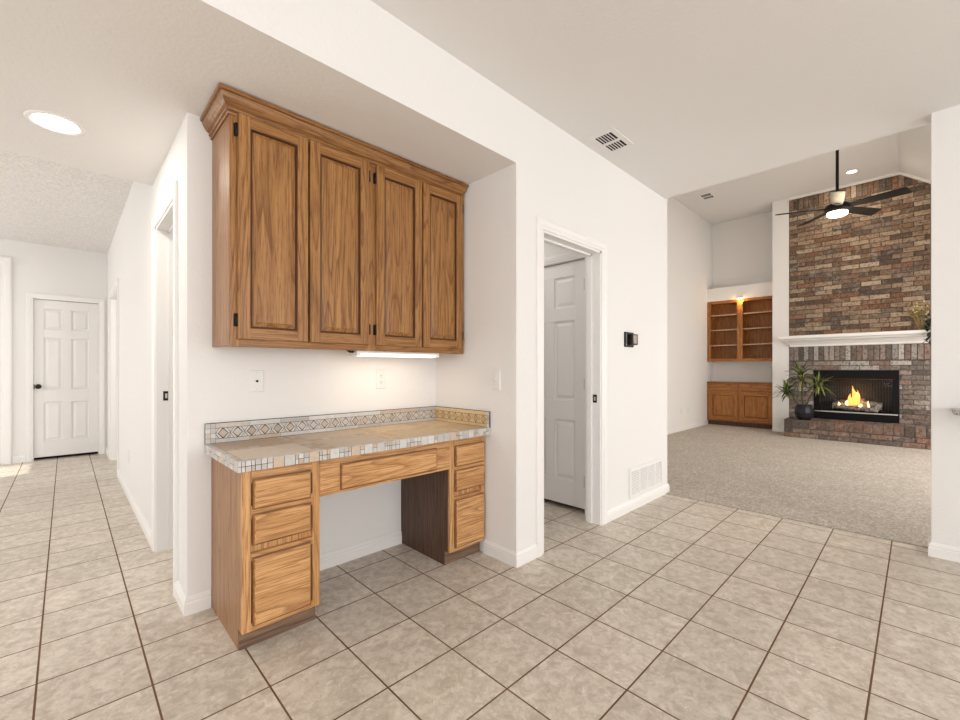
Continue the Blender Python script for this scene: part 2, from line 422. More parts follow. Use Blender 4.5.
# ---- door casings: moulded trim round an opening
def casing_y(name, y, x0, x1, zt, w=.066, th=.018, out=-1, bottom=0, left=True, right=True):
    mb = MB()
    pr = [(0, 0), (0, th*.55), (w*.25, th*.6), (w*.35, th*.85), (w*.8, th), (w, th*.8), (w, 0)]
    for side in (0, 1):
        if (side == 0 and not left) or (side == 1 and not right): continue
        X = x0 if side == 0 else x1; s = -1 if side == 0 else 1
        mb.loft([[(X+s*u, y+out*v, z if z == bottom else zt+u) for u, v in pr] for z in (bottom, zt)])
    mb.loft([[(x0-u, y+out*v, zt+u) for u, v in pr], [(x1+u, y+out*v, zt+u) for u, v in pr]])
    return struct(name, mb, M_trim)
def casing_x(name, x, y0, y1, zt, w=.066, th=.018, out=-1):
    mb = MB()
    pr = [(0, 0), (0, th*.55), (w*.25, th*.6), (w*.35, th*.85), (w*.8, th), (w, th*.8), (w, 0)]
    for Y, s in ((y0, -1), (y1, 1)):
        mb.loft([[(x+out*v, Y+s*u, 0) for u, v in pr], [(x+out*v, Y+s*u, zt+u) for u, v in pr]])
    mb.loft([[(x+out*v, y0-u, zt+u) for u, v in pr], [(x+out*v, y1+u, zt+u) for u, v in pr]])
    return struct(name, mb, M_trim)
casing_y('trim_1', 1.64, DP[0], DP[1], DP[3])
casing_x('trim_2', .41, D1[0], D1[1], D1[3])
casing_x('trim_3', .41, D2[0], D2[1], D2[3])
casing_y('trim_4', 7.75, -.295, .324, 2.05, w=.062)
casing_x('trim_5', 2.95, DC[0], DC[1], DC[3], w=.06)
casing_y('trim_6', 7.75, -1.5, -.56, 2.44, w=.085, th=.03)
# jambs
def jamb_y(name, y0, y1, x0, x1, zt, stop=True):
    j = .015
    mb = MB().box(x0, x0+j, y0-.002, y1+.002, 0, zt).box(x1-j, x1, y0-.002, y1+.002, 0, zt).box(x0, x1, y0-.002, y1+.002, zt-j, zt)
    if stop:
        ym = y0+(y1-y0)*.55
        mb.box(x0+j, x0+j+.012, ym, ym+.035, 0, zt-j).box(x1-j-.012, x1-j, ym, ym+.035, 0, zt-j).box(x0+j, x1-j, ym, ym+.035, zt-j-.012, zt-j)
    return struct(name, mb, M_trim)
def jamb_x(name, x0, x1, y0, y1, zt, stop=True):
    j = .015
    mb = MB().box(x0-.002, x1+.002, y0, y0+j, 0, zt).box(x0-.002, x1+.002, y1-j, y1, 0, zt).box(x0-.002, x1+.002, y0, y1, zt-j, zt)
    if stop:
        xm = x0+(x1-x0)*.5
        mb.box(xm, xm+.035, y0+j, y0+j+.012, 0, zt-j).box(xm, xm+.035, y1-j-.012, y1-j, 0, zt-j).box(xm, xm+.035, y0+j, y1-j, zt-j-.012, zt-j)
    return struct(name, mb, M_trim)
jamb_y('trim_7', 1.64, 1.76, DP[0], DP[1], DP[3])
jamb_x('trim_8', .41, .53, D1[0], D1[1], D1[3])
jamb_x('trim_9', .41, .53, D2[0], D2[1], D2[3])
# strike plates on the jambs
def strike(x, y, z, axis, label, name='strike_plate'):
    mb = MB(); mb2 = MB()
    if axis == 'x':   # plate lies on a face looking toward -x
        mb.box(x-.002, x, y-.016, y+.016, z-.03, z+.03); mb2.box(x-.003, x-.002, y-.006, y+.006, z-.015, z+.015)
    else:
        mb.box(x-.016, x+.016, y-.002, y, z-.03, z+.03); mb2.box(x-.006, x+.006, y-.003, y-.002, z-.015, z+.015)
    o = mb.build(name, M_black); tag(o, label, 'strike plate')
    mb2.build('bolt_hole', M_steel, o)
strike(2.835, 1.682, .935, 'x', 'small black strike plate on the white jamb of the pantry doorway')
strike(.46, 3.345, .985, 'y', 'small black strike plate on the hallway door jamb left of the oak cabinets')

# ---- six panel doors (face built in local u (width), w (height), depth d toward the viewer)
def six_panel(name, parent_label, W_, H_, origin, udir, ddir, hinges_at, knob_at=None, knob_mat=None, label=None):
    U, D = Vector(udir), Vector(ddir); O = Vector(origin)
    def P(u, w, d): return O + U*u + D*d + Vector((0, 0, w))
    mb = MB()
    def bx(u0, u1, w0, w1, d0, d1):
        mb.loft([[P(u0, w0, d), P(u1, w0, d), P(u1, w1, d), P(u0, w1, d)] for d in (d0, d1)])
    st = .105*W_/.71; mid = .095*W_/.71
    rails = [(0, .20), (.70, .86), (1.52, 1.63), (H_-.115, H_)]
    bx(0, W_, 0, H_, -.035, -.010)
    cols = [(st, (W_-mid)/2), ((W_+mid)/2, W_-st)]
    bx(0, st, 0, H_, -.010, 0); bx(W_-st, W_, 0, H_, -.010, 0); 
    for k in range(3): bx((W_-mid)/2, (W_+mid)/2, rails[k][1], rails[k+1][0], -.010, 0)
    for a, b in rails:
        bx(st, W_-st, a, b, -.010, 0)
    for c0, c1 in cols:
        for k in range(3):
            w0, w1 = rails[k][1], rails[k+1][0]
            def ring(i, d): return [P(c0+i, w0+i, d), P(c1-i, w0+i, d), P(c1-i, w1-i, d), P(c0+i, w1-i, d)]
            mb.loft([ring(.002, -.004), ring(.014, -.0105)], cap=False)
            mb.loft([ring(.018, -.0105), ring(.042, -.001)], cap=True)
    base = thing(name, label, 'door', tuple(P(W_/2, 0, 0)))
    leaf = mb.build('door_leaf', M_door, base, .002)
    for z in (.22, H_/2, H_-.2):
        hb = MB(); u = 0 if hinges_at == 0 else W_
        s = -1 if hinges_at == 0 else 1
        hb.tube([P(u+s*.004, z-.045, .004), P(u+s*.004, z+.045, .004)], .006, 8)
        hb.loft([[P(u-s*.022, z-.045, d), P(u+s*.0, z-.045, d), P(u+s*.0, z+.045, d), P(u-s*.022, z+.045, d)] for d in (0, .002)])
        hb.build('hinge', M_steel if knob_at is None else M_trim, base)
    if knob_at is not None:
        u, w = knob_at; kb = MB()
        c = P(u, w, 0); N = D
        def ringat(r, h): 
            return [c + U*(r*math.cos(2*PI*k/20)) + Vector((0, 0, r*math.sin(2*PI*k/20))) + N*h for k in range(20)]
        kb.loft([ringat(r, h) for r, h in ((.031, 0), (.031, .006), (.012, .010), (.012, .03), (.024, .038), (.028, .05), (.022, .062), (.008, .066))], 0, (1, 1, 1), True)
        kb.build('door_knob', knob_mat, leaf)
        lb = MB(); lb.loft([[P(-.002, w-.03, d), P(.008, w-.03, d), P(.008, w+.03, d), P(-.002, w+.03, d)] for d in (0, .002)])
        lb.build('latch_plate', knob_mat, leaf)
    return base
six_panel('panel_door', '', .607, 2.005, (-.289, 7.772, .035), (1, 0, 0), (0, -1, 0), 1, (.04, .90), M_bronze,
          'white six-panel door with dark bronze knob at the end of the hallway')
six_panel('panel_door', '', .713, 2.0, (2.972, 2.554, .035), (0, -1, 0), (-1, 0, 0), 1, None, None,
          'white six-panel closet door seen through the pantry doorway')
# jamb of the closet inside and of the hall end door
jamb_x('trim_10', 2.95, 3.07, DC[0]-.010, DC[1]+.010, DC[3]+.01, False)
jamb_y('trim_11', 7.75, 7.87, -.305, .334, 2.06, False)
# tall entry door at the far left of the hall end
b = thing('entry_door', 'tall white cased entry door cut by the left edge, beside the hallway end door', 'door', (-1.03, 7.74, 0))
MB().box(-1.5, -.56, 7.735, 7.748, .01, 2.44).build('door_leaf', M_door, b)
MB().box(-1.4, -1.08, 7.729, 7.735, .2, 1.0).box(-.98, -.66, 7.729, 7.735, .2, 1.0).box(-1.4, -1.08, 7.729, 7.735, 1.15, 2.3).box(-.98, -.66, 7.729, 7.735, 1.15, 2.3).build('door_panel', M_door, b, .004)

# ================================================================ OAK CABINETRY
def front_slab(parent, name, x0, x1, z0, z1, yf, th=.019, mat_=None, seedlab=None):
    """drawer front with a routed edge, facing -y, its face at y = yf"""
    mb = MB(); c = .007
    def ring(i, y): return [(x0+i, y, z0+i), (x1-i, y, z0+i), (x1-i, y, z1-i), (x0+i, y, z1-i)]
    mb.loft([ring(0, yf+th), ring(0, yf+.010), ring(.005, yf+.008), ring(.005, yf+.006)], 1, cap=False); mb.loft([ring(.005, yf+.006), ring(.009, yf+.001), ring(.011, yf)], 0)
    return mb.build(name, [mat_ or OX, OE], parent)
def raised_door(parent, x0, x1, z0, z1, yf, hinge_side, st=.052, th=.019, mats=None, hinge=True, axis='y'):
    """cabinet door with mitred profile and raised panel; faces -y (or -x when axis is 'x': x0,x1 are then y values)"""
    V, Hh, Pn = mats or (UZ, UX, UZ)
    f = (lambda u, d, w: (u, d, w)) if axis == 'y' else (lambda u, d, w: (d, u, w))
    mb = MB()
    def rg(a0, a1, b0, b1, d): return [f(a0, d, b0), f(a1, d, b0), f(a1, d, b1), f(a0, d, b1)]
    for a0, a1 in ((x0, x0+st), (x1-st, x1)):
        mb.loft([rg(a0, a1, z0, z1, yf+th), rg(a0, a1, z0, z1, yf+.004), rg(a0+.003, a1-.003, z0+.003, z1-.003, yf)], 0)
    for b0, b1 in ((z0, z0+st), (z1-st, z1)):
        mb.loft([rg(x0+st, x1-st, b0, b1, yf+th), rg(x0+st, x1-st, b0, b1, yf+.004), rg(x0+st-.003, x1-st+.003, b0+.003, b1-.003, yf+.0002)], 1)
    d = mb.build('door', [V, Hh], parent, .001)
    pb = MB(); a0, a1, b0, b1 = x0+st, x1-st, z0+st, z1-st
    def r(i, y): return [f(a0+i, y, b0+i), f(a1-i, y, b0+i), f(a1-i, y, b1-i), f(a0+i, y, b1-i)]
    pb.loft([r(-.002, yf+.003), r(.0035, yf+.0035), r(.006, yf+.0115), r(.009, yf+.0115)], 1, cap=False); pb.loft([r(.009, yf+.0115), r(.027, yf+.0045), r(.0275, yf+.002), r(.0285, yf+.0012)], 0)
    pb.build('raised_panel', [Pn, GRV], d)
    if hinge:
        for z in (z0+.085, z1-.075):
            hb = MB(); s = -1 if hinge_side == 0 else 1; u = (x0 if hinge_side == 0 else x1) + s*.002
            def bx(u0, u1, y0, y1, w0, w1):
                a, b_ = sorted((u0, u1))
                if axis == 'y': hb.box(a, b_, y0, y1, w0, w1)
                else: hb.box(y0, y1, a, b_, w0, w1)
            bx(u, u+s*.011, yf+.014, yf+th-.001, z-.028, z+.028)
            p0, p1 = f(u+s*.002, yf+.008, z-.028), f(u+s*.002, yf+.008, z+.028)
            hb.tube([p0, p1], .0055, 8)
            hb.build('hinge', M_black, d)
    return d

# ---- wall cabinet
T = thing('wall_cabinet', 'honey oak wall cabinet with four raised-panel doors and crown moulding', 'cabinet', (1.19, 2.40, 1.255))
yb = 2.095
mb = MB().box(.512, .528, yb+.019, 2.399, 1.262, 2.335, 0)
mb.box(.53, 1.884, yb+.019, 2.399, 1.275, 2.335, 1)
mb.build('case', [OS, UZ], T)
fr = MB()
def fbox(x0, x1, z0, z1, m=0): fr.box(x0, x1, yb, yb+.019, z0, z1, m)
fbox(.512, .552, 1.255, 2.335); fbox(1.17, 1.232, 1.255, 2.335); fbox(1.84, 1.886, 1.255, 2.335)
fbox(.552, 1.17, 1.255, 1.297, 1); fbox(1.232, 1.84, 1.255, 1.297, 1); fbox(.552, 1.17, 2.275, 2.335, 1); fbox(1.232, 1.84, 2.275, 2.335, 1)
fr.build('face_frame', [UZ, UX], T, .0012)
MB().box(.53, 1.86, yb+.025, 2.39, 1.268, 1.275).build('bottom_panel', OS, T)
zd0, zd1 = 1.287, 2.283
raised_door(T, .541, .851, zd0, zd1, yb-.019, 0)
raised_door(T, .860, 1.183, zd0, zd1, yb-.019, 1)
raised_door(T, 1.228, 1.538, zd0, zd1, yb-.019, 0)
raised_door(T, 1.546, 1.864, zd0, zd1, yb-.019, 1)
cr = MB()
prof = [(0, 2.270), (.006, 2.270), (.008, 2.276), (.006, 2.279), (.006, 2.283), (.013, 2.285), (.015, 2.290), (.012, 2.293), (.012, 2.297), (.022, 2.303), (.031, 2.316), (.038, 2.330), (.041, 2.337), (.037, 2.339), (.038, 2.342), (.049, 2.345), (.050, 2.358), (0, 2.358)]
rings = []
for (cx, cy, kx, ky) in ((.511, 2.398, -1, 0), (.511, yb-.001, -1, -1), (1.856, yb-.001, 0, -1)):
    rings.append([(cx+kx*d, cy+ky*d, z) for d, z in prof])
rings.append([(1.856+d*.6, yb-.001-d, z) for d, z in prof])
cr.loft(rings)
cr.build('crown_moulding', OC, T)
# under-cabinet light
T = thing('under_cabinet_light', 'lit fluorescent strip fixture under the right half of the oak wall cabinet', 'light', (1.43, 2.16, 1.255))
MB().box(1.13, 1.69, 2.11, 2.22, 1.243, 1.267).build('housing', M_white, T, .003)
mb = MB(); mb.loft([[(x, 2.115, 1.243), (x, 2.12, 1.232), (x, 2.15, 1.226), (x, 2.19, 1.230), (x, 2.21, 1.243)] for x in (1.15, 1.67)])
mb.build('lens', M_tube, T)
for a in (1.128, 1.67): MB().box(a, a+.022, 2.108, 2.222, 1.228, 1.262).build('end_cap', M_white, T, .003)
area('under_cabinet_glow', (1.41, 2.17, 1.222), (0, .25, -1), .5, .06, .6, (1, .80, .55))
MB().tube([(1.085, 2.15, 1.262), (1.10, 2.14, 1.250), (1.13, 2.15, 1.250)], .006, 8).box(1.06, 1.095, 2.13, 2.17, 1.258, 1.27).build('power_cord', M_black, T)

# ---- desk: two drawer pedestals, apron between them, tiled top
YF = 1.895
def pedestal(label, x0, x1, left_m, right_m, dx0, dx1, rows):
    T = thing('drawer_cabinet', label, 'cabinet', ((x0+x1)/2, 2.14, 0))
    MB().box(x0+.014, x1-.014, YF+.019, 2.396, .10, .748).build('case', OZ, T)
    for (a, b_, mm, lab) in ((x0, x0+.014, left_m, None), (x1-.014, x1, right_m, None)):
        sp = MB()
        prof = [(YF+.019, .748), (YF+.019, .085), (YF+.055, .085), (YF+.055, 0), (2.397, 0), (2.397, .748)]
        sp.loft([[(x, y, z) for y, z in prof] for x in (a, b_)])
        sp.build('side_panel', mm, T)
    ff = MB(); w = .034
    ff.box(x0, x0+w, YF, YF+.019, .085, .748, 0).box(x1-w, x1, YF, YF+.019, .085, .748, 0)
    for (a, b_) in ((.085, .118), (.372, .402), (.545, .598), (.69, .748)): ff.box(x0+w, x1-w, YF, YF+.019, a, b_, 1)
    ff.build('face_frame', [OZ, OX], T, .0012)
    MB().box(x0+.002, x1-.002, YF+.045, YF+.055, 0, .086).build('toe_kick', OK, T)
    for (a, b_) in rows: front_slab(T, 'drawer', dx0, dx1, a, b_, YF-.019)
    return T
rows = [(.582, .707), (.436, .562), (.106, .386)]
pedestal('oak desk pedestal with three drawers on the left, nearest the hallway', .508, .828, OS, OD, .546, .785, rows)
pedestal('oak desk pedestal with three drawers and dark inner side, against the right niche wall', 1.600, 1.886, OD, OZ, 1.636, 1.866, rows)
T = thing('desk_apron', 'oak apron with one wide shallow drawer above the knee space', 'drawer unit', (1.213, 1.95, .575))
MB().box(.829, .93, YF, YF+.019, .575, .748, 0).box(1.49, 1.599, YF, YF+.019, .575, .748, 0).box(.93, 1.49, YF, YF+.019, .575, .60, 1).box(.93, 1.49, YF, YF+.019, .70, .748, 1).build('face_frame', [OX, OX], T)
MB().box(.845, 1.585, YF+.02, 2.30, .60, .74).build('drawer_box', OZ, T)
front_slab(T, 'drawer', .925, 1.495, .588, .712, YF-.019)

# ---- tiled countertop
TAN = [(.52, .40, .29), (.58, .46, .34), (.62, .50, .385), (.50, .37, .26), (.66, .555, .44)]
PALE = [(.60, .58, .55), (.66, .64, .61), (.55, .53, .50), (.70, .68, .65), (.50, .48, .455), (.62, .565, .50), (.56, .46, .37), (.64, .625, .61)]
GOLD = [(.55, .40, .235), (.60, .45, .28), (.50, .35, .20)]
def rc(p): return random.choice(p)
WTAN = [(.66, .49, .30), (.70, .53, .34), (.62, .45, .27), (.73, .56, .37)]
T = thing('tiled_countertop', 'beige stone-tiled desk countertop with pale mosaic edge and diamond backsplash', 'countertop', (1.17, 2.12, .755))
cx0, cx1, cy0, cy1, cz0, cz1 = .480, 1.890, 1.845, 2.399, .749, .794
MB().box(cx0+.003, cx1, cy0+.003, cy1, cz0+.001, cz1-.0015).build('slab', M_grout, T)
g = .0026
top = MB()
def tt(x0, x1, y0, y1, col):
    top.box(x0+g/2, x1-g/2, y0+g/2, y1-g/2, cz1-.002, cz1, 0, col)
e = .0225
# border rows of small squares: front and left side
ix0, iy0, iy1 = cx0+e, cy0+e, cy1-.016
x = cx0
while x < cx1-.003:
    x2 = min(x+e, cx1-.001); tt(x, x2, cy0, cy0+e, rc(PALE)); x = x2
y = iy0
while y < iy1:
    y2 = min(y+e*1.6, iy1); tt(cx0, ix0, y, y2, rc(TAN+PALE)); y = y2
y = iy0; 
# alternate plain large tiles and grid inserts
xs = ix0; k = 0; segs = []
while xs < cx1-.015:
    w = .30 if k % 2 == 0 else .095
    segs.append((xs, min(xs+w, cx1-.013), k % 2)); xs += w; k += 1
rowy = [iy0, iy0+.255, iy0+.255+.05, iy1]
for (a, b_, kind) in segs:
    if kind == 0:
        P1 = TAN if a < .95 else WTAN
        tt(a, b_, rowy[0], rowy[1], rc(P1[1:]))
        y = rowy[1]; xx = a
        while xx < b_-.002:
            x2 = min(xx+.05, b_); tt(xx, x2, rowy[1], rowy[2], rc(P1)); xx = x2
        tt(a, b_, rowy[2], rowy[3], rc(P1[1:]))
    else:
        n = 4; st = (b_-a)/n; ny = int(round((iy1-iy0)/.05)); sy = (iy1-iy0)/ny
        for i in range(n):
            for j in range(ny): tt(a+i*st, a+(i+1)*st, iy0+j*sy, iy0+(j+1)*sy, rc(TAN if a < .95 else WTAN))
top.build('tile_field', M_mosaic, T)
ed = MB()
def et(x0, x1, z0, z1, col): ed.box(x0+g/2, x1-g/2, cy0, cy0+.005, z0+g/2, z1-g/2, 0, col)
def es(y0, y1, z0, z1, col): ed.box(cx0, cx0+.005, y0+g/2, y1-g/2, z0+g/2, z1-g/2, 0, col)
def strip(fn, a, b_):
    p = a
    while p < b_-.004:
        r = random.random(); zm = (cz0+cz1)/2
        if r < .22: w = .045; q = min(p+w, b_); fn(p, q, cz0, cz1, rc(PALE[:4]+TAN[2:3]))
        else:
            q = min(p+e*random.choice((1, 1, .6)), b_); fn(p, q, cz0, zm, rc(PALE)); fn(p, q, zm, cz1, rc(PALE+TAN[2:3]))
        p = q
strip(et, cx0, cx1); strip(es, cy0+.005, cy1)
ed.build('edge_mosaic', M_mosaic, T)
# backsplash: u along, w up, d out from wall
def splash(name, origin, U, D, L, pal_bg, pal_d, pal_c, ends):
    U, D, O = Vector(U), Vector(D), Vector(origin); z0, z1 = cz1, cz1+.097
    bk = MB()
    def P(u, w, d): return O + U*u + D*d + Vector((0, 0, w))
    def box(mbb, u0, u1, w0, w1, d0, d1, col=(1, 1, 1)):
        mbb.loft([[P(u0, w0, d), P(u1, w0, d), P(u1, w1, d), P(u0, w1, d)] for d in (d0, d1)], 0, col)
    box(bk, 0, L, 0, .097, .0005, .0115)
    bs = bk.build(name, M_grout, T)
    tl = MB(); g2 = .0008
    def tq(pts, col):
        c = Vector((sum(p[0] for p in pts)/len(pts), sum(p[1] for p in pts)/len(pts)))
        q = []
        for p in pts:
            v = Vector(p)-c; s = max(0, 1-g2*1.3/max(v.length, 1e-6)); q.append(c+v*s)
        tl.loft([[P(a.x, a.y, d) for a in q] for d in (.0112, .0132)], 0, col)
    def rect(u0, u1, w0, w1, col): tl.loft([[P(u0+g2, w0+g2, d), P(u1-g2, w0+g2, d), P(u1-g2, w1-g2, d), P(u0+g2, w1-g2, d)] for d in (.0112, .0132)], 0, col)
    a, b_ = 0, L
    if ends[0]:
        for i in range(2):
            for j in range(4): rect(i*.022, (i+1)*.022, j*.02425, (j+1)*.02425, rc(PALE))
        a = .044
    if ends[1]:
        for j in range(4): rect(L-.022, L, j*.02425, (j+1)*.02425, rc(PALE))
        b_ = L-.022
    u = a
    while u < b_-.002:
        v = min(u+.152, b_); rect(u, v, 0, .020, rc(pal_bg)); rect(u, v, .073, .097, rc(pal_bg)); u = v
    n = max(1, int(round((b_-a)/.064))); p = (b_-a)/n; w0, w1 = .021, .072; wm = (w0+w1)/2
    for i in range(n):
        s = a+i*p; c = s+p/2; hd = p*.33
        tq([(c-hd, wm), (c, w0+.004), (c+hd, wm), (c, w1-.004)], rc(pal_d))
        tq([(s, wm), (s+p*.13, wm), (c-p*.04, w1), (c-p*.24, w1)][:4], rc(pal_c)); tq([(s, wm), (s+p*.13, wm), (c-p*.04, w0), (c-p*.24, w0)], rc(pal_c))
        tq([(s+p, wm), (s+p*.87, wm), (c+p*.04, w1), (c+p*.24, w1)], rc(pal_c)); tq([(s+p, wm), (s+p*.87, wm), (c+p*.04, w0), (c+p*.24, w0)], rc(pal_c))
        for ww, si in ((w1, 1), (w0, -1)):
            tq([(s, wm+si*.004), (s, ww), (c-p*.27, ww)], rc(pal_bg)); tq([(s+p, wm+si*.004), (s+p, ww), (c+p*.27, ww)], rc(pal_bg))
    tl.build('border_tiles', M_mosaic, bs)
    cap = MB(); box(cap, 0, L, .0965, .0985, .0005, .0135); cap.build('cap_edge', M_dark, bs)
splash('backsplash', (cx0, 2.399, cz1), (1, 0, 0), (0, -1, 0), 1.890-.014-cx0, PALE, [(.50, .41, .34), (.58, .48, .39), (.62, .58, .53)], [(.70, .67, .63), (.66, .62, .57)], (1, 0))
splash('backsplash', (1.8915, 2.3985, cz1), (0, -1, 0), (-1, 0, 0), .548, [(.72, .53, .30), (.76, .57, .33)], [(.66, .45, .22), (.60, .40, .20)], [(.80, .64, .40), (.74, .57, .34)], (0, 1))

# ================================================================ WALL PLATES
def plate_y(kind, x, z, y, label, w=.07, h=.115):
    T = thing(kind, label, 'wall plate', (x, y, z))
    mb = MB(); mb.loft([[(x-w/2+i, y+d, z-h/2+i), (x+w/2-i, y+d, z-h/2+i), (x+w/2-i, y+d, z+h/2-i), (x-w/2+i, y+d, z+h/2-i)] for i, d in ((0, 0), (0, -.003), (.004, -.006))])
    mb.build('cover_plate', M_white, T)
    if kind == 'wall_outlet':
        for dz in (.02, -.02):
            r = MB(); r.lathe((x, y-.006, z+dz), [(.0165, 0), (.0165, -.002)], 20, axis='y', smooth=False).build('socket', M_white, T)
            MB().box(x-.007, x-.005, y-.0088, y-.008, z+dz-.002, z+dz+.007).box(x+.005, x+.007, y-.0088, y-.008, z+dz-.002, z+dz+.007).box(x-.002, x+.002, y-.0088, y-.008, z+dz-.011, z+dz-.007).build('slot', M_dark, bpy.data.objects[-1] if False else T)
    elif kind == 'cable_plate':
        MB().lathe((x, y-.006, z), [(.006, 0), (.006, -.008), (.002, -.008)], 12, axis='y').build('coax_jack', M_bronze, T)
        for dz in (.045, -.045): MB().lathe((x, y-.006, z+dz), [(.0025, 0), (.0025, -.001)], 8, axis='y').build('screw', M_steel, T)
    return T
plate_y('cable_plate', .712, 1.093, 2.40, 'white cable wall plate under the left end of the oak wall cabinet')
plate_y('wall_outlet', 1.446, 1.092, 2.40, 'white double outlet on the niche back wall above the counter', .07, .125)
def plate_x(kind, y, z, x, label, w=.07, h=.115):
    T = thing(kind, label, 'light switch' if kind == 'light_switch' else 'wall plate', (x, y, z))
    mb = MB(); mb.loft([[(x+d, y-w/2+i, z-h/2+i), (x+d, y+w/2-i, z-h/2+i), (x+d, y+w/2-i, z+h/2-i), (x+d, y-w/2+i, z+h/2-i)] for i, d in ((0, 0), (0, -.003), (.004, -.006))])
    mb.build('cover_plate', M_white, T)
    if kind == 'light_switch':
        MB().box(x-.016, x-.006, y-.005, y+.005, z-.004, z+.014).build('toggle', M_white, T, .001)
    else:
        for dz in (.02, -.02): MB().lathe((x-.006, y, z+dz), [(.0165, 0), (.0165, -.002)], 16, axis='x', smooth=False).build('socket', M_white, T)
    return T
plate_x('light_switch', 1.80, 1.09, 1.892, 'white toggle light switch on the right side wall of the niche', .068, .12)
plate_x('wall_outlet', 4.96, .37, .41, 'white outlet low on the hallway wall near its far doorway')
plate_y('wall_outlet', 8.21, .375, 3.07, 'left of two low white outlets on the living room side wall')
plate_y('wall_outlet', 8.53, .375, 3.07, 'right of two low white outlets on the living room side wall, nearer the bookcase')

# thermostat
T = thing('thermostat', 'small black and steel thermostat on the white wall right of the pantry doorway', 'thermostat', (3.28, 1.64, 1.40))
MB().box(3.203, 3.355, 1.630, 1.64, 1.335, 1.455).build('back_plate', M_black, T, .003)
mb = MB(); mb.box(3.255, 3.36, 1.595, 1.630, 1.352, 1.440).build('body', M_black, T, .006, 2)
MB().box(3.275, 3.34, 1.5935, 1.595, 1.362, 1.430).build('display', mat('thermostat_display', (.30, .25, .21), .2, metal=.4), T)
MB().box(3.222, 3.232, 1.628, 1.630, 1.35, 1.44).build('trim_strip', M_steel, T)

# return-air grille by the floor
T = thing('return_air_grille', 'white louvred return-air grille low on the wall right of the pantry doorway', 'vent', (3.61, 1.64, .14))
gx0, gx1, gz0, gz1 = 3.285, 3.935, .137, .372
gz0, gz1 = .095, .345
fm = MB(); bw = .028
gz0 = .10
fm.box(gx0, gx0+bw, 1.628, 1.64, gz0, gz1).box(gx1-bw, gx1, 1.628, 1.64, gz0, gz1).box(gx0+bw, gx1-bw, 1.628, 1.64, gz0, gz0+bw*.7).box(gx0+bw, gx1-bw, 1.628, 1.64, gz1-bw, gz1)
iw = (gx1-gx0-2*bw)
for i in range(1, 4): fm.box(gx0+bw+iw*i/4-.012, gx0+bw+iw*i/4+.012, 1.6285, 1.64, gz0+bw*.7, gz1-bw)
fm.build('frame', M_trim, T, .002)
MB().box(gx0+.01, gx1-.01, 1.6385, 1.6395, gz0+.01, gz1-.01).build('backing', mat('grille_shadow', (.36, .34, .33), .9), T)
n = 14
for i in range(n):
    z = gz0+.025+(gz1-gz0-.055)*i/(n-1)
    mb = MB(); mb.loft([[(x, 1.630, z-.004), (x, 1.631, z-.005), (x, 1.6375, z+.003), (x, 1.6365, z+.004)] for x in (gx0+bw, gx1-bw)])
    mb.build('louvre', M_trim, T)

# ceiling register
def register(label, x0, x1, y0, y1, z, slots, along, mw):
    T = thing('ceiling_vent', label, 'vent', ((x0+x1)/2, (y0+y1)/2, z))
    MB().box(x0, x1, y0, y1, z-.003, z-.001).build('backing', M_dark, T)
    f = MB()
    f.box(x0-mw, x1+mw, y0-mw, y0, z-.006, z).box(x0-mw, x1+mw, y1, y1+mw, z-.006, z).box(x0-mw, x0, y0, y1, z-.006, z).box(x1, x1+mw, y0, y1, z-.006, z)
    xm = (x0+x1)/2; f.box(xm-.012, xm+.012, y0, y1, z-.010, z)
    f.build('frame', M_ceil, T)
    for i in range(slots-1):
        y = y0+(y1-y0)*(i+1)/slots
        for a, b_ in ((x0, xm-.012), (xm+.012, x1)):
            mb = MB(); mb.loft([[(x, y-.007, z-.010), (x, y-.005, z-.0105), (x, y+.007, z-.004), (x, y+.005, z-.0035)] for x in (a, b_)])
            mb.build('slat', M_ceil, T)
    return T
register('white ceiling register with dark slots above the pantry wall', 2.602, 2.838, 1.425, 1.545, 2.74, 6, 'x', .035)
register('small ceiling register high on the living room ceiling by the side wall', 8.10, 8.34, 2.55, 2.70, zc, 5, 'x', .03)

# recessed downlights
def downlight(label, x, y, z, r, power, col, e_mat):
    T = thing('recessed_light', label, 'light', (x, y, z))
    MB().lathe((x, y, z), [(r+.022, 0), (r+.020, -.005), (r+.004, -.006), (r, -.002), (r, 0)], 32).build('trim_ring', M_trim, T)
    MB().lathe((x, y, z), [(r*.97, -.0022), (r*.8, -.0045), (r*.3, -.0055)], 32).build('lens', e_mat, T)
    l = bpy.data.lights.new('downlight', 'AREA'); l.shape = 'DISK'; l.size = r*1.6; l.energy = power; l.color = col
    o = bpy.data.objects.new('downlight_glow', l); COL.objects.link(o); o.location = (x, y, z-.012)
downlight('round recessed downlight glowing in the lowered hallway ceiling', -.035, 2.956, 2.365, .088, 7, (1, .93, .82), M_glow)
downlight('small round recessed downlight lit in the living room ceiling beside the fan rod', 8.83, .72, zc, .062, 9, (1, .88, .70), M_glow)

